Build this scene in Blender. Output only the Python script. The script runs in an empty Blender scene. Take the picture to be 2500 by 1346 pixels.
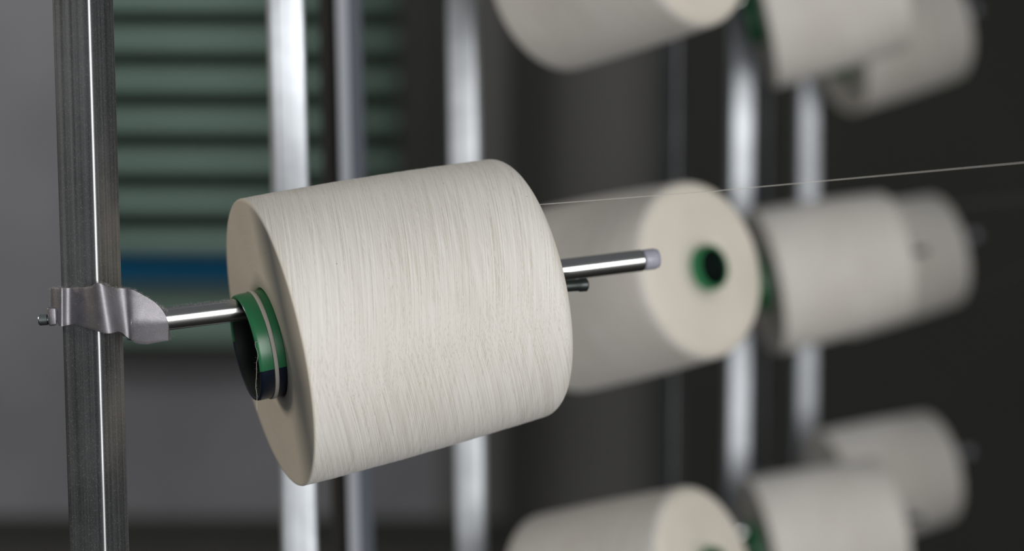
import bpy, bmesh, math, random
from mathutils import Vector, Matrix, Quaternion
random.seed(7)
SC = bpy.context.scene
COL = SC.collection
R = math.radians

# ------------------------------------------------------------------ camera
FPX = 6000.0                      # focal length in pixels of the 2500 px wide frame
CAM = Vector((0, 0, 1.35))
PITCH, ROLL = R(6.0), R(0.2)
cd = bpy.data.cameras.new('camera'); cam = bpy.data.objects.new('camera', cd); COL.objects.link(cam)
cd.sensor_width = 36; cd.lens = 36 * FPX / 2500
cd.clip_start = 0.05; cd.clip_end = 60
rot = Matrix.Rotation(R(90) - PITCH, 3, 'X') @ Matrix.Rotation(ROLL, 3, 'Z')
cam.matrix_world = Matrix.Translation(CAM) @ rot.to_4x4()
cd.dof.use_dof = True; cd.dof.focus_distance = 1.625; cd.dof.aperture_fstop = 3.2
SC.camera = cam

def P(u, v, Y):
    "world point seen at pixel (u, v) on the vertical plane at distance Y"
    d = rot @ Vector(((u - 1250) / FPX, -(v - 673) / FPX, -1))
    return CAM + d * (Y / d.y)

# ------------------------------------------------------------------ light
w = bpy.data.worlds.new('world'); SC.world = w; w.use_nodes = True
bg = w.node_tree.nodes['Background']; bg.inputs[0].default_value = (0.93, 0.96, 1.0, 1); bg.inputs[1].default_value = 0.14

def area(name, loc, target, sx, sy, power, col):
    l = bpy.data.lights.new(name, 'AREA'); l.shape = 'RECTANGLE'; l.size = sx; l.size_y = sy
    l.energy = power; l.color = col
    o = bpy.data.objects.new(name, l); COL.objects.link(o); o.location = loc
    o.rotation_euler = (Vector(target) - Vector(loc)).to_track_quat('-Z', 'Y').to_euler()
    return o
area('window_light', (2.4, -3.1, 1.75), (0.1, 2.4, 1.3), 3.2, 3.4, 304, (1.0, 0.99, 0.985))
hl_ = area('hall_light', (-1.8, 4.7, 3.3), (-1.3, 6.2, 0.5), 2.2, 0.4, 36, (0.97, 0.97, 1.0)); hl_.data.spread = R(130)
ll_ = area('cone_face_fill', (-2.6, 2.0, 2.1), (-0.25, 1.6, 1.3), 0.7, 0.7, 2.3, (1.0, 0.90, 0.74)); ll_.data.spread = R(56)  # added warm fill that brightens the foreground cone's left end

SC.view_settings.view_transform = 'Standard'; SC.view_settings.look = 'None'
SC.view_settings.exposure = 0.0; SC.view_settings.gamma = 1.0; SC.view_settings.use_curve_mapping = False

# ------------------------------------------------------------------ materials
class N:
    def __init__(s, name):
        s.m = bpy.data.materials.new(name); s.m.use_nodes = True
        s.t = s.m.node_tree; s.b = s.t.nodes['Principled BSDF']
    def n(s, typ, **kw):
        x = s.t.nodes.new(typ)
        for k, v in kw.items():
            if k.startswith('i_'):
                key = k[2:]; key = int(key) if key.isdigit() else key.replace('_', ' ')
                if isinstance(v, bpy.types.NodeSocket): s.t.links.new(v, x.inputs[key])
                else: x.inputs[key].default_value = v
            else: setattr(x, k, v)
        return x
    def math(s, op, a, b=None, c=None):
        kw = {'i_0': a}
        if b is not None: kw['i_1'] = b
        if c is not None: kw['i_2'] = c
        return s.n('ShaderNodeMath', operation=op, **kw).outputs[0]
    def set(s, key, v):
        if isinstance(v, bpy.types.NodeSocket): s.t.links.new(v, s.b.inputs[key])
        else: s.b.inputs[key].default_value = v
    def ramp(s, fac, stops):
        r = s.n('ShaderNodeValToRGB', i_0=fac); e = r.color_ramp.elements
        while len(e) < len(stops): e.new(0.5)
        for q, (p, c) in zip(e, stops): q.position = p; q.color = (*c, 1)
        return r.outputs[0]

def srgb(r, g, b):
    f = lambda c: c / 12.92 if c <= 0.04045 else ((c + 0.055) / 1.055) ** 2.4
    return (f(r / 255), f(g / 255), f(b / 255))

def plain(name, col, rough=0.6, metal=0.0, var=0.0, scale=8.0, **kw):
    k = N(name)
    if var:
        tc = k.n('ShaderNodeTexCoord')
        no = k.n('ShaderNodeTexNoise', i_Vector=tc.outputs['Object'], i_Scale=scale, i_Detail=4.0)
        k.set('Base Color', k.ramp(no.outputs[0], [(0.3, tuple(c * (1 - var) for c in col)), (0.7, tuple(c * (1 + var) for c in col))]))
    else: k.set('Base Color', (*col, 1))
    k.set('Roughness', rough); k.set('Metallic', metal)
    for a, b in kw.items(): k.set(a.replace('_', ' '), b)
    return k.m

def yarn_mat(name, face=False):
    k = N(name)
    tc = k.n('ShaderNodeTexCoord'); s = k.n('ShaderNodeSeparateXYZ', i_0=tc.outputs['Object'])
    x, y, z = s.outputs
    phi = k.math('ARCTAN2', y, x)
    if face:
        z = k.math('SQRT', k.math('ADD', k.math('MULTIPLY', x, x), k.math('MULTIPLY', y, y)))
    def fam(kk, fz, fphi, detail, off):
        a = k.math('ADD', k.math('MULTIPLY', z, fz), k.math('MULTIPLY', phi, kk * fz))
        v = k.n('ShaderNodeCombineXYZ', i_0=a, i_1=k.math('MULTIPLY', phi, fphi), i_2=off)
        return k.n('ShaderNodeTexNoise', i_Vector=v.outputs[0], i_Scale=1.0, i_Detail=detail, i_Roughness=0.6).outputs[0]
    q = 0.25 if face else 1.0
    f1 = fam(0.021 * q, 2000, 0.7, 1.5, 0.0)     # strands of one winding direction
    f2 = fam(-0.019 * q, 2000, 0.7, 1.5, 7.0)    # and of the other
    f3 = fam(0.004 * q, 300, 0.8, 1.5, 13.0)      # broader bands
    f4a = fam(0.021 * q, 520, 0.6, 1.0, 23.0)     # strands lying on top of the last winding
    f4b = fam(-0.019 * q, 520, 0.6, 1.0, 31.0)
    wv = k.n('ShaderNodeMapRange', interpolation_type='SMOOTHSTEP', i_0=phi); 
    for kk_, vv_ in zip(('From Min', 'From Max', 'To Min', 'To Max'), (-0.25, 0.55, 0.85, 0.1)): wv.inputs[kk_].default_value = vv_
    wt = wv.outputs[0]; wi = k.math('SUBTRACT', 1.0, wt)
    fmix = k.math('ADD', k.math('MULTIPLY', f1, wt), k.math('MULTIPLY', f2, wi))
    f4 = k.math('ADD', k.math('MULTIPLY', f4a, wt), k.math('MULTIPLY', f4b, wi))
    fib = k.n('ShaderNodeTexNoise', i_Vector=tc.outputs['Object'], i_Scale=2600.0, i_Detail=2.0).outputs[0]
    blot = k.n('ShaderNodeTexNoise', i_Vector=tc.outputs['Object'], i_Scale=14.0, i_Detail=3.0).outputs[0]
    # dark partings where neighbouring strands separate
    part = k.n('ShaderNodeMapRange', interpolation_type='SMOOTHSTEP', i_0=k.math('ABSOLUTE', k.math('SUBTRACT', f4, 0.47)))
    for kk_, vv_ in zip(('From Min', 'From Max', 'To Min', 'To Max'), (0.0, 0.03, 0.0, 1.0)): part.inputs[kk_].default_value = vv_
    h = k.math('ADD', k.math('MULTIPLY', fmix, 0.75), k.math('ADD', k.math('MULTIPLY', f3, 0.2), k.math('ADD', k.math('MULTIPLY', part.outputs[0], 0.13), k.math('MULTIPLY', fib, 0.12))))
    tone = k.math('ADD', k.math('MULTIPLY', h, 0.75), k.math('MULTIPLY', blot, 0.22)) if not face else k.math('ADD', k.math('ADD', k.math('MULTIPLY', h, 0.2), 0.37), k.math('MULTIPLY', blot, 0.22))
    c = k.ramp(tone, [(0.44, (0.50, 0.465, 0.395)), (0.57, (0.61, 0.585, 0.535)), (0.68, (0.69, 0.67, 0.63)), (0.85, (0.75, 0.735, 0.70))])
    spk = k.n('ShaderNodeTexVoronoi', i_Vector=tc.outputs['Object'], i_Scale=70.0)
    sp = k.math('LESS_THAN', spk.outputs['Distance'], 0.028)
    mix = k.n('ShaderNodeMix', data_type='RGBA'); k.t.links.new(sp, mix.inputs[0]); k.t.links.new(c, mix.inputs[6]); mix.inputs[7].default_value = (0.25, 0.2, 0.15, 1)
    if face:
        fm = k.n('ShaderNodeMix', data_type='RGBA', blend_type='MULTIPLY', i_0=1.0); k.t.links.new(mix.outputs[2], fm.inputs[6]); fm.inputs[7].default_value = (1.0, 0.965, 0.90, 1); mix = fm
    k.set('Base Color', mix.outputs[2])
    bp = k.n('ShaderNodeBump', i_Height=h, i_Strength=0.55 if not face else 0.15, i_Distance=0.0006)
    k.set('Normal', bp.outputs[0])
    k.set('Roughness', 0.85); k.set('Specular IOR Level', 0.2)
    k.set('Sheen Weight', 0.15); k.set('Sheen Roughness', 0.5)
    return k.m

def galv_mat(name, dust=1.0, base=0.5, rough=0.33, tint=(0.96, 0.99, 1.02), met=0.95):
    k = N(name)
    tc = k.n('ShaderNodeTexCoord')
    mp = k.n('ShaderNodeMapping', i_0=tc.outputs['Object']); mp.inputs['Scale'].default_value = (420, 420, 2.5)
    st = k.n('ShaderNodeTexNoise', i_Vector=mp.outputs[0], i_Scale=1.0, i_Detail=3.0).outputs[0]
    mp2 = k.n('ShaderNodeMapping', i_0=tc.outputs['Object']); mp2.inputs['Scale'].default_value = (2300, 2300, 1300)
    dz = k.n('ShaderNodeTexNoise', i_Vector=mp2.outputs[0], i_Scale=1.0, i_Detail=3.0).outputs[0]
    bl = k.n('ShaderNodeTexNoise', i_Vector=tc.outputs['Object'], i_Scale=30.0, i_Detail=4.0).outputs[0]
    t = k.math('ADD', k.math('MULTIPLY', st, 0.7), k.math('MULTIPLY', bl, 0.3))
    c = k.ramp(t, [(0.36, tuple(base * q * 0.66 for q in tint)), (0.5, tuple(base * q for q in tint)), (0.66, tuple(base * q * 1.27 for q in tint))])
    du = k.ramp(k.math('MULTIPLY', dz, 1.0), [(0.58, (0, 0, 0)), (0.78, (dust * 0.6,) * 3)])
    mix = k.n('ShaderNodeMix', data_type='RGBA'); k.t.links.new(du, mix.inputs[0]); k.t.links.new(c, mix.inputs[6]); mix.inputs[7].default_value = (0.42, 0.41, 0.38, 1)
    k.set('Base Color', mix.outputs[2])
    k.set('Metallic', k.math('SUBTRACT', met, k.math('MULTIPLY', du, 0.7)))
    k.set('Roughness', k.math('ADD', k.math('MULTIPLY', st, 0.22), rough - 0.1))
    k.set('Normal', k.n('ShaderNodeBump', i_Height=t, i_Strength=0.12, i_Distance=0.0004).outputs[0])
    return k.m

def cast_mat(name):
    k = N(name)
    tc = k.n('ShaderNodeTexCoord')
    a = k.n('ShaderNodeTexNoise', i_Vector=tc.outputs['Object'], i_Scale=3200.0, i_Detail=3.0).outputs[0]
    b = k.n('ShaderNodeTexNoise', i_Vector=tc.outputs['Object'], i_Scale=90.0, i_Detail=4.0).outputs[0]
    t = k.math('ADD', k.math('MULTIPLY', a, 0.6), k.math('MULTIPLY', b, 0.4))
    k.set('Base Color', k.ramp(t, [(0.35, (0.17, 0.165, 0.178)), (0.5, (0.225, 0.218, 0.234)), (0.68, (0.31, 0.30, 0.32))]))
    k.set('Metallic', 0.8); k.set('Roughness', 0.47)
    k.set('Normal', k.n('ShaderNodeBump', i_Height=a, i_Strength=0.25, i_Distance=0.0004).outputs[0])
    return k.m

def tube_mat(name):
    # green plastic, with a navy stretch over the lower part of the wide end
    k = N(name)
    tc = k.n('ShaderNodeTexCoord'); s = k.n('ShaderNodeSeparateXYZ', i_0=tc.outputs['Object'])
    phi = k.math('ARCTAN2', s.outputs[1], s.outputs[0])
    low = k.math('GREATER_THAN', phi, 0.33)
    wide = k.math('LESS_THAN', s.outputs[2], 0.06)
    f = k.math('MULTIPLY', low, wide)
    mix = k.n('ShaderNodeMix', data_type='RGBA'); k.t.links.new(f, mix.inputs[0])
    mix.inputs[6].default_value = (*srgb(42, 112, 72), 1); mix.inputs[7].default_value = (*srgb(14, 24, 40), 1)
    k.set('Base Color', mix.outputs[2]); k.set('Roughness', 0.32)
    return k.m

def brushed(name, col, rough):
    k = N(name)
    tc = k.n('ShaderNodeTexCoord')
    mp = k.n('ShaderNodeMapping', i_0=tc.outputs['Object']); mp.inputs['Scale'].default_value = (700, 700, 15)
    st = k.n('ShaderNodeTexNoise', i_Vector=mp.outputs[0], i_Scale=1.0, i_Detail=2.0).outputs[0]
    k.set('Base Color', (*col, 1)); k.set('Metallic', 1.0)
    k.set('Roughness', k.math('ADD', k.math('MULTIPLY', st, 0.12), rough))
    return k.m

M = dict(
    yarn=yarn_mat('cotton_yarn'), yarn_face=yarn_mat('cotton_yarn_end', True),
    thread=plain('cotton_thread', (0.44, 0.42, 0.38), 0.8), lint=plain('cotton_lint', (0.55, 0.53, 0.5), 0.9),
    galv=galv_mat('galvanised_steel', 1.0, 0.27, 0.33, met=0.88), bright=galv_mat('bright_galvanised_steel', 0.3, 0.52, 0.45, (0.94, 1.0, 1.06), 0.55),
    pale=galv_mat('lightened_galvanised_steel', 0.3, 0.84, 0.45, (0.95, 1.0, 1.05), 0.45),  # base lightened to stand in for the blocked window reflection on one post
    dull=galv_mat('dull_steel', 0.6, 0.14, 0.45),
    cast=cast_mat('cast_aluminium'), tube=tube_mat('green_plastic'),
    chrome=brushed('chromed_rod', (0.60, 0.61, 0.60), 0.13), zinc=brushed('zinc_screw', (0.45, 0.5, 0.5), 0.25),
    bore=plain('shaded_bore_plastic', (0.002, 0.009, 0.006), 0.6),
    green=plain('plain_green_plastic', srgb(42, 118, 74), 0.35),
    cap=plain('grey_plastic', srgb(150, 150, 162), 0.4), dark=plain('dark_steel', srgb(48, 54, 52), 0.35, 0.6),
)

# ------------------------------------------------------------------ mesh helpers
def make(name, bm, mats, parent=None, smooth=True):
    me = bpy.data.meshes.new(name)
    bmesh.ops.recalc_face_normals(bm, faces=bm.faces)
    bm.to_mesh(me); bm.free()
    for m in (mats if isinstance(mats, (list, tuple)) else [mats]): me.materials.append(m)
    if smooth:
        for p in me.polygons: p.use_smooth = True
    o = bpy.data.objects.new(name, me); COL.objects.link(o)
    if parent: o.parent = parent
    return o

def autosmooth(o, ang=35):
    me = o.data; bm = bmesh.new(); bm.from_mesh(me)
    for e in bm.edges:
        if len(e.link_faces) == 2 and e.calc_face_angle(0) > R(ang): e.smooth = False
    bm.to_mesh(me); bm.free()

def lathe(bm, prof, seg=96, mat_of=None, closed=True):
    rings = []
    for r, z in prof:
        if r < 1e-6: rings.append([bm.verts.new((0, 0, z))])
        else: rings.append([bm.verts.new((r * math.cos(2 * math.pi * i / seg + math.pi), r * math.sin(2 * math.pi * i / seg + math.pi), z)) for i in range(seg)])
    n = len(rings)
    for j in range(n if closed else n - 1):
        a, b = rings[j], rings[(j + 1) % n]
        for i in range(seg):
            k = (i + 1) % seg
            if len(a) == 1 and len(b) == 1: continue
            if len(a) == 1: f = bm.faces.new((a[0], b[i], b[k]))
            elif len(b) == 1: f = bm.faces.new((a[i], a[k], b[0]))
            else: f = bm.faces.new((a[i], a[k], b[k], b[i]))
            if mat_of: f.material_index = mat_of(j)

def tube(bm, pts, r, seg=6, cap=True):
    pts = [Vector(p) for p in pts]; rings = []
    ref = Vector((0.13, 0.31, 0.94))
    for i, p in enumerate(pts):
        d = (pts[min(i + 1, len(pts) - 1)] - pts[max(i - 1, 0)]).normalized()
        a = d.cross(ref).normalized(); b = d.cross(a)
        rr = r[i] if isinstance(r, (list, tuple)) else r
        rings.append([bm.verts.new(p + (a * math.cos(t) + b * math.sin(t)) * rr) for t in [2 * math.pi * k / seg for k in range(seg)]])
    for a, b in zip(rings, rings[1:]):
        for k in range(seg): bm.faces.new((a[k], a[(k + 1) % seg], b[(k + 1) % seg], b[k]))
    if cap: bm.faces.new(rings[0]); bm.faces.new(rings[-1])

def box(bm, x0, x1, y0, y1, z0, z1):
    v = [bm.verts.new((x, y, z)) for z in (z0, z1) for x, y in ((x0, y0), (x1, y0), (x1, y1), (x0, y1))]
    for f in ((0, 1, 2, 3), (4, 5, 6, 7), (0, 1, 5, 4), (1, 2, 6, 5), (2, 3, 7, 6), (3, 0, 4, 7)): bm.faces.new([v[i] for i in f])

def tag(o, label, cat, group=None):
    o['label'] = label; o['category'] = cat
    if group: o['group'] = group
    return o

def empty(name, label, cat, group=None, mw=None):
    o = bpy.data.objects.new(name, None); COL.objects.link(o); o.empty_display_size = 0.05
    if mw is not None: o.matrix_world = mw
    return tag(o, label, cat, group)

def copy_tree(o, parent=None):
    c = o.copy(); COL.objects.link(c); c.parent = parent
    if parent: c.matrix_parent_inverse = o.matrix_parent_inverse
    for ch in list(o.children): copy_tree(ch, c)
    return c

def structure(o):
    o['kind'] = 'structure'; return o

# ------------------------------------------------------------------ the room
def wall_box(name, u0, u1, Y0, Y1, z0, z1, m):
    bm = bmesh.new()
    X = lambda u: (u - 1250) / FPX * Y0
    box(bm, X(u0), X(u1), Y0, Y1, z0, z1)
    return structure(make(name, bm, m, smooth=False))
YW = 6.2
m_wall = plain('grey_painted_wall', (0.150, 0.150, 0.156), 0.8, var=0.22, scale=1.8)
m_dark = plain('dark_wall_covering', (0.022, 0.023, 0.017), 0.9, var=0.1, scale=2)
m_floor = plain('dark_floor', (0.035, 0.032, 0.03), 0.6, var=0.2, scale=5)
bm = bmesh.new(); box(bm, -7, 9, -4, 9, -0.1, 0); structure(make('floor', bm, m_floor, smooth=False))
bm = bmesh.new(); box(bm, -7, (1625 - 1250) / FPX * YW, YW, YW + 0.2, 0, 4.2); structure(make('wall_back', bm, m_wall, smooth=False))
bm = bmesh.new(); box(bm, (1625 - 1250) / FPX * YW, 9, YW - 0.25, YW + 0.2, 0, 4.2); structure(make('wall_right', bm, m_dark, smooth=False))
bm = bmesh.new(); box(bm, -7, (1625 - 1250) / FPX * YW, YW - 0.03, YW, 0, 0.075); structure(make('baseboard_back', bm, m_dark, smooth=False))
wall_box('trim_1', 1240, 1300, YW - 0.12, YW - 0.001, 0, 4.2, m_dark)
wall_box('trim_2', 1076, 1620, YW - 0.03, YW - 0.001, 0.075, 4.2, plain('brown_grey_panel', (0.092, 0.090, 0.082), 0.85, var=0.12, scale=1.5))
# unseen block added at the right, outside the frame, to shade the far cones
bm = bmesh.new(); box(bm, 1.22, 1.6, 1.9, 2.2, 0, 4.2); structure(make('added_shade_block', bm, m_wall, smooth=False))
# window with a green slatted shutter
X = lambda u: (u - 1250) / FPX * YW
def zat(v): return P(700, v, YW - 0.05).z
wr = bpy.data.objects.new('window_1', None); COL.objects.link(wr); structure(wr)
m_slat = plain('green_shutter', (0.135, 0.195, 0.162), 0.7, var=0.06, scale=3, Specular_IOR_Level=0.2)
m_blue = plain('blue_rail', (0.003, 0.055, 0.11), 0.9, Specular_IOR_Level=0.1)
bm = bmesh.new()
zt, zb = 2.35, zat(629)
pitch = 98.0 / FPX * YW; prof = []; z = zb
SL = 0.55                          # share of the pitch covered by a slat
while z < zt:
    a = [(YW - 0.030 - 0.030 * math.sin(math.pi * t / 8), z + pitch * SL * t / 8) for t in range(9)]
    for (y0, z0), (y1, z1) in zip(a, a[1:]):
        v = [bm.verts.new(c) for c in ((X(215), y0, z0), (X(975), y0, z0), (X(975), y1, z1), (X(215), y1, z1))]; bm.faces.new(v)
    z += pitch
bmesh.ops.remove_doubles(bm, verts=bm.verts[:], dist=1e-5)
sh = make('slats', bm, m_slat, wr)
sm = sh.modifiers.new('thick', 'SOLIDIFY'); sm.thickness = 0.003
bm = bmesh.new(); box(bm, X(215), X(975), YW - 0.02, YW - 0.001, zat(640), zt)
make('shutter_back', bm, plain('dark_green_backing', (0.045, 0.062, 0.048), 0.9, Specular_IOR_Level=0.1), wr, False)
bm = bmesh.new(); box(bm, X(215), X(975), YW - 0.09, YW - 0.02, zat(688), zat(632)); make('rail', bm, m_blue, wr, False)
bm = bmesh.new(); box(bm, X(215), X(975), YW - 0.06, YW - 0.001, zat(835), zat(688)); make('sill_panel', bm, m_slat, wr, False)
bm = bmesh.new(); box(bm, X(215), X(1060), YW - 0.04, YW - 0.001, zat(880), zat(835)); make('sill', bm, m_dark, wr, False)
bm = bmesh.new(); box(bm, X(975), X(1075), YW - 0.10, YW - 0.001, zat(835), zt); make('window_frame', bm, m_dark, wr, False)

# ------------------------------------------------------------------ yarn cone (axis = local Z, wide end at z = 0)
L = 0.176
def frame(p, axis):
    a = axis.normalized(); x = a.cross(Vector((0, 0, 1))).normalized()
    if x.y > 0: x = -x
    y = a.cross(x)
    return Matrix((x, y, a)).transposed().to_4x4(), p
def mat_from(p1, p2):
    m, p = frame(p1, p2 - p1)
    return Matrix.Translation(p) @ m
def solve_tip(p1, u, v, L, sign):
    "point on pixel ray (u, v) at distance L from p1, farther (+1) or nearer (-1)"
    lo, hi = (p1.y, p1.y + L) if sign > 0 else (p1.y, p1.y - L)
    for _ in range(60):
        mid = (lo + hi) / 2
        if (P(u, v, mid) - p1).length < L: lo = mid
        else: hi = mid
    return P(u, v, (lo + hi) / 2)

def package_bm(R0, R1, hi=False):
    rnd = random.Random(3)
    prof = [(0.0385, 0.0015), (0.05, 0.001), (0.07, 0.0005), (R0 - 0.004, 0.0), (R0 - 0.0019, 0.0)]
    for t in (25, 50, 75): prof.append((R0 - 0.0018 + 0.0018 * math.sin(R(t)), 0.0018 - 0.0018 * math.cos(R(t))))
    nside = 260 if hi else 12
    zs = 0.0018; ze = L - 0.012
    slow = 0
    for i in range(nside):
        t = i / (nside - 1)
        slow += rnd.uniform(-1, 1) * 0.00006; slow *= 0.9
        bulge = 0.0012 * math.sin(math.pi * t)
        r = R0 + (R1 - R0) * t + bulge + ((slow + rnd.uniform(-1, 1) * 0.00007) if hi else 0)
        prof.append((r, zs + (ze - zs) * t))
    for t in range(10, 91, 10):
        prof.append((R1 - 0.014 + 0.014 * math.cos(R(t)), ze + 0.012 * math.sin(R(t))))
    prof += [(R1 - 0.03, L + 0.0012), (R1 - 0.05, L + 0.0015), (0.0225, L + 0.001), (0.0225, L - 0.01), (0.037, 0.012)]
    n1 = 8; n2 = n1 + nside + 3
    bm = bmesh.new()
    lathe(bm, prof, 256 if hi else 96, mat_of=lambda j: 0 if n1 - 1 <= j < n2 else 1)
    return bm
def tube_bm():
    # shade inside the bore is put into its near-black green
    bm = bmesh.new()
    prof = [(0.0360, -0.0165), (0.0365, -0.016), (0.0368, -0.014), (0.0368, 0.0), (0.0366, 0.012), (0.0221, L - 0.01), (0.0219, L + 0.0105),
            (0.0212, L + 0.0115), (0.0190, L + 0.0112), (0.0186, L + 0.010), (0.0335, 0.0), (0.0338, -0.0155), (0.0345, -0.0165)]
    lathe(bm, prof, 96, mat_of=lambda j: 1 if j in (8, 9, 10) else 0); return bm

def build_cone(hi, R0, R1):
    root = empty('yarn_cone', '', 'yarn cone')
    pk = make('yarn_package', package_bm(R0, R1, hi), [M['yarn'], M['yarn_face']], root)
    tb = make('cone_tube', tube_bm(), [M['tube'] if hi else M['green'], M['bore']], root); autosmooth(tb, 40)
    tb['label'] = 'green plastic tube core with a navy lower part' if hi else 'green plastic tube core'
    return root

# cone 1
b1 = P(655, 838, 1.655)
AX1 = Vector((math.cos(R(19.6)) * math.cos(R(10.0)), math.sin(R(19.6)) * math.cos(R(10.0)), math.sin(R(10.0))))
L = 0.190
t1 = b1 + AX1 * L
hero = build_cone(True, 0.0999, 0.0926); M1 = mat_from(b1, t1); hero.matrix_world = M1
tag(hero, 'large sharp cream cotton yarn cone in the foreground, beside the bracketed left post', 'yarn cone')
# yarn wrapped round the protruding tube and its loose tail
bm = bmesh.new(); lathe(bm, [(0.0369, -0.0068), (0.0377, -0.0064), (0.0379, -0.0052), (0.0377, -0.0040), (0.0369, -0.0036)], 96)
make('yarn_wrap', bm, M['thread'], hero)
def loc(u, v, Y): return M1.inverted() @ P(u, v, Y - 0.0045)
tail = [(644, 837, 1.6225), (636, 834, 1.621), (623, 835, 1.6175), (622.5, 841, 1.617), (624, 848, 1.617), (629, 860, 1.617), (630, 870, 1.617), (626, 887, 1.6165), (626.5, 905, 1.616), (625, 930, 1.616), (624.5, 948, 1.615), (627.5, 967, 1.614), (627, 985, 1.612), (627, 1003, 1.610)]
bm = bmesh.new(); tube(bm, [loc(*p) for p in tail], 0.00014, 5)
rnd = random.Random(5)
for i in range(60):
    t = rnd.uniform(6, len(tail) - 2.01); a = Vector(tail[int(t)]); b = Vector(tail[int(t) + 1]); q = a.lerp(b, t % 1)
    p = loc(*q); d = Vector([rnd.gauss(0, 1) for _ in range(3)]).normalized() * rnd.uniform(0.0006, 0.002)
    tube(bm, [p, p + d * 0.5 + Vector([rnd.gauss(0, 0.0002) for _ in range(3)]), p + d], 0.00002, 3, False)
make('yarn_tail', bm, M['thread'], hero)

# ------------------------------------------------------------------ spindle holder: clamp, screw, rod, cap, spring
rs = P(325, 789, 1.6245); rt = P(1607, 631, 1.755)
YAW1 = math.atan2((rt - rs).y, (rt - rs).x)
H1 = Matrix.Translation(rs)
def hl(u, v, Y): return P(u, v, Y) - rs
holder = empty('spindle_holder', 'sharp cast bracket and chromed spindle clamped to the left post, carrying the foreground cone', 'spindle', None, H1)
YC = 1.600    # near corner of the first post
# bracket: a bent cast band, described along its length: pixel u, top v, bottom v, depth from the post corner (mm)
band = [(124, 707, 748, 20), (126, 704, 750, 13), (132, 703, 765, 8), (142, 703, 792, 5), (152, 703, 797, 4), (162, 704, 795, 7), (175, 703, 793, 7.5), (190, 702, 795, 4.5),
        (205, 702, 799, 2.2), (218, 701, 804, -1.2), (229, 698, 808, -4.7), (237, 694, 811, -6.4), (246, 692, 813.5, -7.1), (255, 693, 814.5, -7.0), (263, 697, 813.5, -5.9), (272, 701, 811.5, -3.8),
        (281, 703.5, 810, -1.2), (291, 704, 814, 1.4), (299, 704, 821, 2.9), (305, 704.5, 825, 3.5), (311, 705, 828, 3.6), (318, 706.5, 832, 3.1), (326, 709, 836, 3.0), (340, 716, 840, 3.5), (358, 726, 841, 4.6),
        (374, 736, 838.5, 5.8), (388, 748, 836, 6.9), (399, 762, 834, 7.8), (407, 777, 833, 8.6), (412, 793, 832, 9.4), (414.5, 812, 831, 10.8)]
rows = 14
def smooth_band(b, n=4):
    out = []
    for i in range(len(b) - 1):
        p = [Vector(b[max(0, min(len(b) - 1, k))]) for k in (i - 1, i, i + 1, i + 2)]
        for j in range(n):
            t = j / n
            out.append(tuple(0.5 * ((2 * p[1]) + (p[2] - p[0]) * t + (2 * p[0] - 5 * p[1] + 4 * p[2] - p[3]) * t * t + (3 * p[1] - p[0] - 3 * p[2] + p[3]) * t ** 3)))
    return out + [b[-1]]
band0 = band; band = smooth_band(band)
bm = bmesh.new(); grid = []
for (u, vt, vb, dz) in band:
    c = []
    for j in range(rows + 1):
        t = j / rows; v = vt + (vb - vt) * t
        slant = (v - 750) * 0.16 if 205 < u < 330 else 0           # the ribs lean to the right as they go down
        y = dz
        if u > 318 and v > 786: y += (v - 786) * 0.08               # lower chamfer of the wing
        f = math.sin(math.pi * min(1, max(0, (u - 205) / 125))) if slant else 0
        c.append(bm.verts.new(hl(u + slant * f, v, YC + y / 1000)))
    grid.append(c)
for a, b in zip(grid, grid[1:]):
    for j in range(rows): bm.faces.new((a[j], a[j + 1], b[j + 1], b[j]))
bmesh.ops.recalc_face_normals(bm, faces=bm.faces)
if sum(f.normal.y for f in bm.faces) > 0: bmesh.ops.reverse_faces(bm, faces=bm.faces)
thick = bmesh.ops.solidify(bm, geom=bm.faces[:], thickness=0.0042)
bmesh.ops.recalc_face_normals(bm, faces=bm.faces)
ed = [e for e in bm.edges if len(e.link_faces) == 2 and e.calc_face_angle(0) > R(55)]
bmesh.ops.bevel(bm, geom=ed, offset=0.0011, segments=3, profile=0.5, affect='EDGES', clamp_overlap=True)
# lug at the screw side
a = hl(113, 772.5, 1.6105); b = hl(136, 772.5, 1.6105)
sv = [bm.verts.new(hl(u, v, y)) for y in (1.6055, 1.6155) for u, v in ((114, 751), (137, 750), (139, 795), (119, 797))]
fs = [bm.faces.new([sv[i] for i in f]) for f in ((0, 1, 2, 3), (7, 6, 5, 4), (0, 4, 5, 1), (1, 5, 6, 2), (2, 6, 7, 3), (3, 7, 4, 0))]
es = {e for f in fs for e in f.edges}
bmesh.ops.bevel(bm, geom=list(es), offset=0.0015, segments=3, profile=0.5, affect='EDGES')
# socket boss behind the wing that takes the rod
ax = (rt - rs).normalized()
tube(bm, [ax * 0.002 + Vector((0, 0.003, 0)), ax * 0.0185 + Vector((0, 0.003, 0))], 0.0088, 32)
br = make('clamp', bm, M['cast'], holder); autosmooth(br, 60); br['label'] = 'cast grey aluminium clamp'
# screw
bm = bmesh.new()
c0 = hl(95, 782, 1.6105); c1 = hl(116, 780.5, 1.6105); c2 = hl(132, 779, 1.6105)
tube(bm, [c0, c0 + (c1 - c0) * 0.12, c1, c1 + (c2 - c1) * 0.05], [0.0031, 0.0037, 0.0037, 0.0034], 24)
tube(bm, [c1, c2], 0.0022, 16)
sc_ = make('screw', bm, M['zinc'], holder); autosmooth(sc_, 40)
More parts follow.
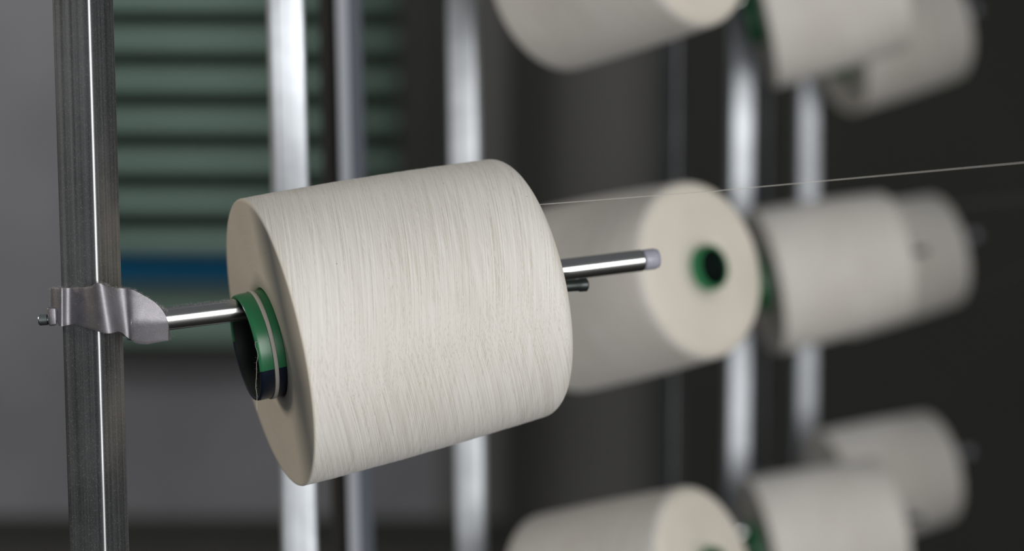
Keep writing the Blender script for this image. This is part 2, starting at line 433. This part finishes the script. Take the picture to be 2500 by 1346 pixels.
# rod built along local Z so its grain follows it
def rodmat(p0, d): return Matrix.Translation(p0) @ d.to_track_quat('Z', 'Y').to_matrix().to_4x4()
rl = (rt - rs).length; caplen = 0.0125
bm = bmesh.new()
def rod_bm(bm, ln):
    lathe(bm, [(0, 0.002), (0.0078, 0.002), (0.0078, 0.004), (0.0078, 0.006), (0.0078, ln * 0.5), (0.0078, ln - 0.006), (0.0078, ln - 0.0025), (0.0078, ln - 0.001), (0.0072, ln), (0, ln)], 64, closed=False)
rod_bm(bm, rl - caplen)
rod = make('rod', bm, M['chrome'], holder); autosmooth(rod, 25); rod.matrix_basis = rodmat(Vector((0, 0, 0)), ax)
rod['label'] = 'chromed steel rod'
bm = bmesh.new()
lathe(bm, [(0, 0), (0.0071, 0), (0.0075, 0.002), (0.0075, 0.009), (0.0066, 0.0118), (0.004, 0.0125), (0, 0.0126)], 32, closed=False)
cp = make('rod_cap', bm, M['cap'], holder); cp.matrix_basis = rodmat(ax * (rl - caplen), ax); cp['label'] = 'grey plastic cap'
SHORT = {}
for cut in (0.046, 0.076, 0.087):
    bm = bmesh.new(); rod_bm(bm, rl - caplen - cut)
    t_ = make('rod_short', bm, M['chrome']); autosmooth(t_, 25); SHORT[cut] = t_.data; bpy.data.objects.remove(t_)
bm = bmesh.new()
q0 = hl(1250, 708, 1.690); q1 = hl(1434, 695, 1.7075); dd = (q1 - q0).normalized()
tube(bm, [q0, q1 - dd * 0.007, q1 - dd * 0.006, q1 - dd * 0.001, q1], [0.0042, 0.0042, 0.0048, 0.0048, 0.0036], 24)
tube(bm, [q0, q0 + Vector((0, 0.0, 0.012))], 0.003, 12)
cl = make('spring_catch', bm, M['dark'], holder); autosmooth(cl, 40); cl['label'] = 'dark catch under the rod'
# lint clinging to the bracket edges and rod
bm = bmesh.new(); rnd = random.Random(11)
for i in range(1500):
    q = rnd.random()
    if q < 0.42:
        s = rnd.choice(band0[:-6]); v = s[1] + rnd.gauss(0, 1.5); u = s[0] + rnd.uniform(-6, 6); y = YC + s[3] / 1000 - 0.0004 + rnd.uniform(0, 0.004)
    elif q < 0.62:
        s = rnd.choice(band0); u = s[0] + rnd.uniform(-6, 6); v = rnd.uniform(s[1], s[2]); y = YC + s[3] / 1000 - 0.0005
    elif q < 0.88:
        t = rnd.uniform(-3, 5.9); k = max(0, int(t)) ; u = rnd.uniform(325, 410); v = 708 + (u - 325) * (65 / 85.0) ** 1 * 0.8 + rnd.gauss(0, 2); y = YC + rnd.uniform(-0.001, 0.004)
        v = min(v, 770)
    else:
        u = rnd.uniform(418, 575); v = 749 - (u - 418) * 0.118 + rnd.gauss(0, 1.5); y = 1.622
    p = hl(u, v, y); ln = rnd.uniform(0.0004, 0.0017)
    d = Vector((rnd.gauss(0, 1), rnd.gauss(0, 0.5), rnd.gauss(0, 0.8))).normalized() * ln
    m = p + d * 0.5 + Vector((rnd.gauss(0, 1), 0, rnd.gauss(0, 1))) * ln * 0.25
    tube(bm, [p, m, p + d], 0.000018, 3, False)
li = make('lint', bm, M['lint'], holder); li['kind'] = 'stuff'

# ------------------------------------------------------------------ posts
def post_at(xy, lean_top, lean_bot, z0, z1, nrm_deg, side, m, name='creel_post', bev=0.0030):
    bm = bmesh.new()
    h = side / 2; prof = []
    for cx, cy, a0 in ((1, 1, 0), (-1, 1, 90), (-1, -1, 180), (1, -1, 270)):
        for k in range(5):
            a = R(a0 + 22.5 * k); prof.append((cx * (h - bev) + bev * math.cos(a), cy * (h - bev) + bev * math.sin(a)))
    inn = [(x * (h - 0.002) / h, y * (h - 0.002) / h) for x, y in prof]
    n = len(prof)
    vv = {}
    for key, pr in (('o', prof), ('i', inn)):
        for e, z in (('b', 0), ('t', z1 - z0)): vv[key + e] = [bm.verts.new((x, y, z)) for x, y in pr]
    for i in range(n):
        k = (i + 1) % n
        bm.faces.new((vv['ob'][i], vv['ob'][k], vv['ot'][k], vv['ot'][i])); bm.faces.new((vv['ib'][i], vv['it'][i], vv['it'][k], vv['ib'][k]))
        for e in 'bt': bm.faces.new((vv['o' + e][i], vv['o' + e][k], vv['i' + e][k], vv['i' + e][i]))
    o = make(name, bm, m); autosmooth(o, 40)
    d = (lean_top - lean_bot).normalized()
    base = lean_bot + d * ((z0 - lean_bot.z) / d.z)
    o.matrix_world = Matrix.Translation(base) @ Vector((0, 0, 1)).rotation_difference(d).to_matrix().to_4x4() @ Matrix.Rotation(R(nrm_deg), 4, 'Z')
    return o
def post(u0, u1, Y, nrm, m, side=0.03, label='', group=None):
    o = post_at(None, P(u0, 0, Y), P(u1, 1346, Y), 0.0, 2.5, nrm, side, m)
    return tag(o, label, 'post', group)
post(202.5, 243, 1.6198, -24, M['galv'], label='dark dusty galvanised square post in sharp focus at the left, with the bracket clamped on')
post(696, 731, 2.02, 8, M['bright'], label='bright galvanised square post just right of the green shutter, behind the foreground cone')
post(1812, 1797, 3.45, 7, M['bright'], label='bright galvanised square post between the sharp-edged cone face and the blurred cones')
post(1976, 1964, 3.95, 4, M['bright'], label='blurred pale post behind the cones, rightmost of the bright posts')
# slotted upright with a paler front lip
upt, upb = P(829, 0, 2.35), P(861, 1346, 2.35)
up = empty('slotted_upright', 'narrow dark upright with a pale front lip, between two bright posts', 'upright')
d = (upt - upb).normalized(); base = upb + d * (-upb.z / d.z)
up.matrix_world = Matrix.Translation(base) @ Vector((0, 0, 1)).rotation_difference(d).to_matrix().to_4x4()
def ubox(name, du0, du1, y0, y1, m):
    bm = bmesh.new(); s = 2.35 / FPX; box(bm, du0 * s, du1 * s, y0, y1, 0, 2.5)
    bmesh.ops.bevel(bm, geom=bm.edges[:], offset=0.0008, segments=2, affect='EDGES'); o = make(name, bm, m, up); autosmooth(o, 30); return o
ubox('channel', -54, 18, 0.016, 0.040, plain('dark_channel', (0.022, 0.021, 0.018), 0.8, Specular_IOR_Level=0.15))
fl = ubox('flange', 18.3, 47, 0.018, 0.040, plain('blue_grey_flange', (0.06, 0.072, 0.092), 0.5)); fl['label'] = 'blue grey flange'
lip = ubox('lip', -9, 18, 0.0, 0.0155, plain('pale_grey_lip', (0.33, 0.35, 0.385), 0.5)); lip['label'] = 'paler front lip'

# ------------------------------------------------------------------ the other cones with their holders
std = None
REL = M1.inverted() @ H1
far = []
def place(base_px, Y, tip_px, sign, label, hlabel, R0=0.0980, R1=0.0890, holder_on=True):
    global std
    p1 = P(base_px[0], base_px[1], Y); p2 = solve_tip(p1, tip_px[0], tip_px[1], L, sign)
    mw = mat_from(p1, p2)
    if std is None: std = build_cone(False, R0, R1); c = std
    else: c = copy_tree(std)
    c.matrix_world = mw @ Matrix.Rotation(0, 4, 'Z')
    tag(c, label, 'yarn cone', 'blurred cream yarn cones behind the foreground one')
    cut = (0.046 if Y > 3.5 else 0.076) if sign > 0 else 0.087
    # holder keeps the same place relative to the cone; its clamp stays level
    h = copy_tree(holder)
    for ch in list(h.children):
        if ch.name.startswith('lint'): bpy.data.objects.remove(ch)
    new = mw @ REL
    r = (mw @ M1.inverted())
    rs_i = r @ rs; rt_i = r @ rt
    if sign < 0: rs_i = rs_i - (rt_i - rs_i).normalized() * 0.048
    di, d1 = (rt_i - rs_i).normalized(), (rt - rs).normalized()
    yaw = math.atan2(di.y, di.x) - math.atan2(d1.y, d1.x)
    h.matrix_world = Matrix.Translation(rs_i) @ Matrix.Rotation(yaw, 4, 'Z')
    # rod, cap and catch take up the small remaining tilt
    q = (Matrix.Rotation(-yaw, 3, 'Z') @ di); q = (q + Vector((0, 0, 0.018 if sign > 0 else 0))).normalized(); rq = d1.rotation_difference(q).to_matrix().to_4x4()
    for ch in h.children:
        kind = ch.name.split('.')[0]
        if kind == 'rod': ch.data = SHORT[cut]
        if kind == 'rod_cap': ch.matrix_basis = Matrix.Translation(-ax * cut) @ ch.matrix_basis
        if kind == 'spring_catch' and sign < 0: ch.matrix_basis = Matrix.Translation(-ax * 0.12) @ ch.matrix_basis
        if kind in ('rod', 'rod_cap', 'spring_catch'): ch.matrix_basis = rq @ ch.matrix_basis
    tag(h, hlabel, 'spindle', 'blurred spindle holders on the rear posts')
    far.append((c, h, rs_i, rt_i))
    return c

# second column: small ends turned towards the camera
place((1392, 729), 2.535, (1722, 656), -1, 'blurred yarn cone directly behind the foreground cone, its round end and green core facing us', 'spindle holder hidden behind the foreground cone, inside the cone facing us')
place((1352, -58), 2.535, (1702, -158), -1, 'blurred yarn cone cut by the top edge above the foreground cone', 'spindle holder on the post at the top, carrying the cone cut by the top edge')
place((1368, 1478), 2.545, (1733, 1393), -1, 'blurred yarn cone at the bottom edge whose pale round end faces us', 'spindle holder at the bottom edge carrying the cone with its round end facing us')
# third column
place((1861, 690), 3.29, (2187, 624), 1, 'blurred yarn cone in the middle row, just right of the green-cored round cone end', 'spindle through the middle-row cone of the third column', )
place((1851, 40), 3.29, (2190, -40), 1, 'blurred yarn cone at top right with the open green core at its left', 'spindle holder behind the top right cone with the open green core')
place((1853, 1342), 3.29, (2178, 1272), 1, 'blurred yarn cone at the bottom edge, right of the pale round cone end', 'spindle through the bottom-edge cone of the third column')
# fourth column
place((2040, 675), 3.78, (2312, 607), 1, 'faint blurred yarn cone peeping out at the right of the middle-row cones', 'spindle tip poking from the rightmost cone of the middle row')
place((2046, 126), 3.78, (2314, 56), 1, 'faint blurred yarn cone at the top right, below and behind the open-cored cone', 'spindle tip poking out at the top right corner cone')
place((2026, 1205), 3.78, (2296, 1137), 1, 'faint blurred yarn cone at the lower right, above and behind the bottom-edge cone', 'spindle tip poking from the lower right cone, topmost there')

# the posts those holders are clamped to stand where the first post stands to its own clamp
OFF = P(222, 750, 1.6198) - rs
def carried(idx, lean_u, m, label, turn=0):
    cs = []
    for k in idx:
        c, h, a, b = far[k]; o = Matrix.Rotation(h.matrix_world.to_euler().z, 3, 'Z') @ OFF; cs.append(Vector((a.x + o.x, a.y + o.y, 0)))
    c = sum(cs, Vector()) / len(cs); yaw = far[idx[0]][1].matrix_world.to_euler().z
    top, bot = Vector((c.x - lean_u, c.y, 2.0)), Vector((c.x + lean_u, c.y, 0.7))
    return tag(post_at(None, top, bot, 0, 2.5, -24 + turn + math.degrees(yaw), 0.03, m), label, 'post'), c
pr = []
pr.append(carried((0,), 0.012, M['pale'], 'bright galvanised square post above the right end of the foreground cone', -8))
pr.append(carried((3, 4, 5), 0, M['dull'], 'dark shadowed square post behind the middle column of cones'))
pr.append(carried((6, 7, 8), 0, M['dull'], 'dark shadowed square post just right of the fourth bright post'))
for o, c in pr: print('POST', round(c.x, 3), round(c.y, 3), 'px', round(1250 + FPX * c.x / c.y))

# ------------------------------------------------------------------ running threads
def thread(pts, r, label):
    bm = bmesh.new(); W = [P(*p) for p in pts]; out = []
    for a, b in zip(W, W[1:]):
        for k in range(12): out.append(a.lerp(b, k / 12))
    out.append(W[-1]); o0 = out[0].copy()
    tube(bm, [p - o0 for p in out], r, 6)
    o = make('yarn_thread', bm, M['thread']); o.location = o0
    return tag(o, label, 'thread', 'threads running off to the right')
thread([(1312, 500, 1.668), (1740, 467, 1.69), (2500, 397, 1.74), (3400, 306, 1.80)], 0.00024, 'pale yarn thread running taut from the foreground cone to the right edge')
thread([(2205, 512, 3.36), (2500, 484, 3.2), (3000, 440, 3.0)], 0.0003, 'faint thread off the middle-row cones, below the sharp taut thread')
thread([(2340, 742, 3.75), (2500, 655, 3.5), (2900, 440, 3.0)], 0.0003, 'faint thread rising to the right edge beside the rightmost middle-row cone')

for c, h, a, b in far: print('HOLDER', [round(x, 3) for x in a], 'px', [round(1250 + FPX * ((rot.transposed() @ (q - CAM)).x / -(rot.transposed() @ (q - CAM)).z)) for q in (a, b)], [round(673 - FPX * ((rot.transposed() @ (q - CAM)).y / -(rot.transposed() @ (q - CAM)).z)) for q in (a, b)], round(b.y, 2))
print('L', L)
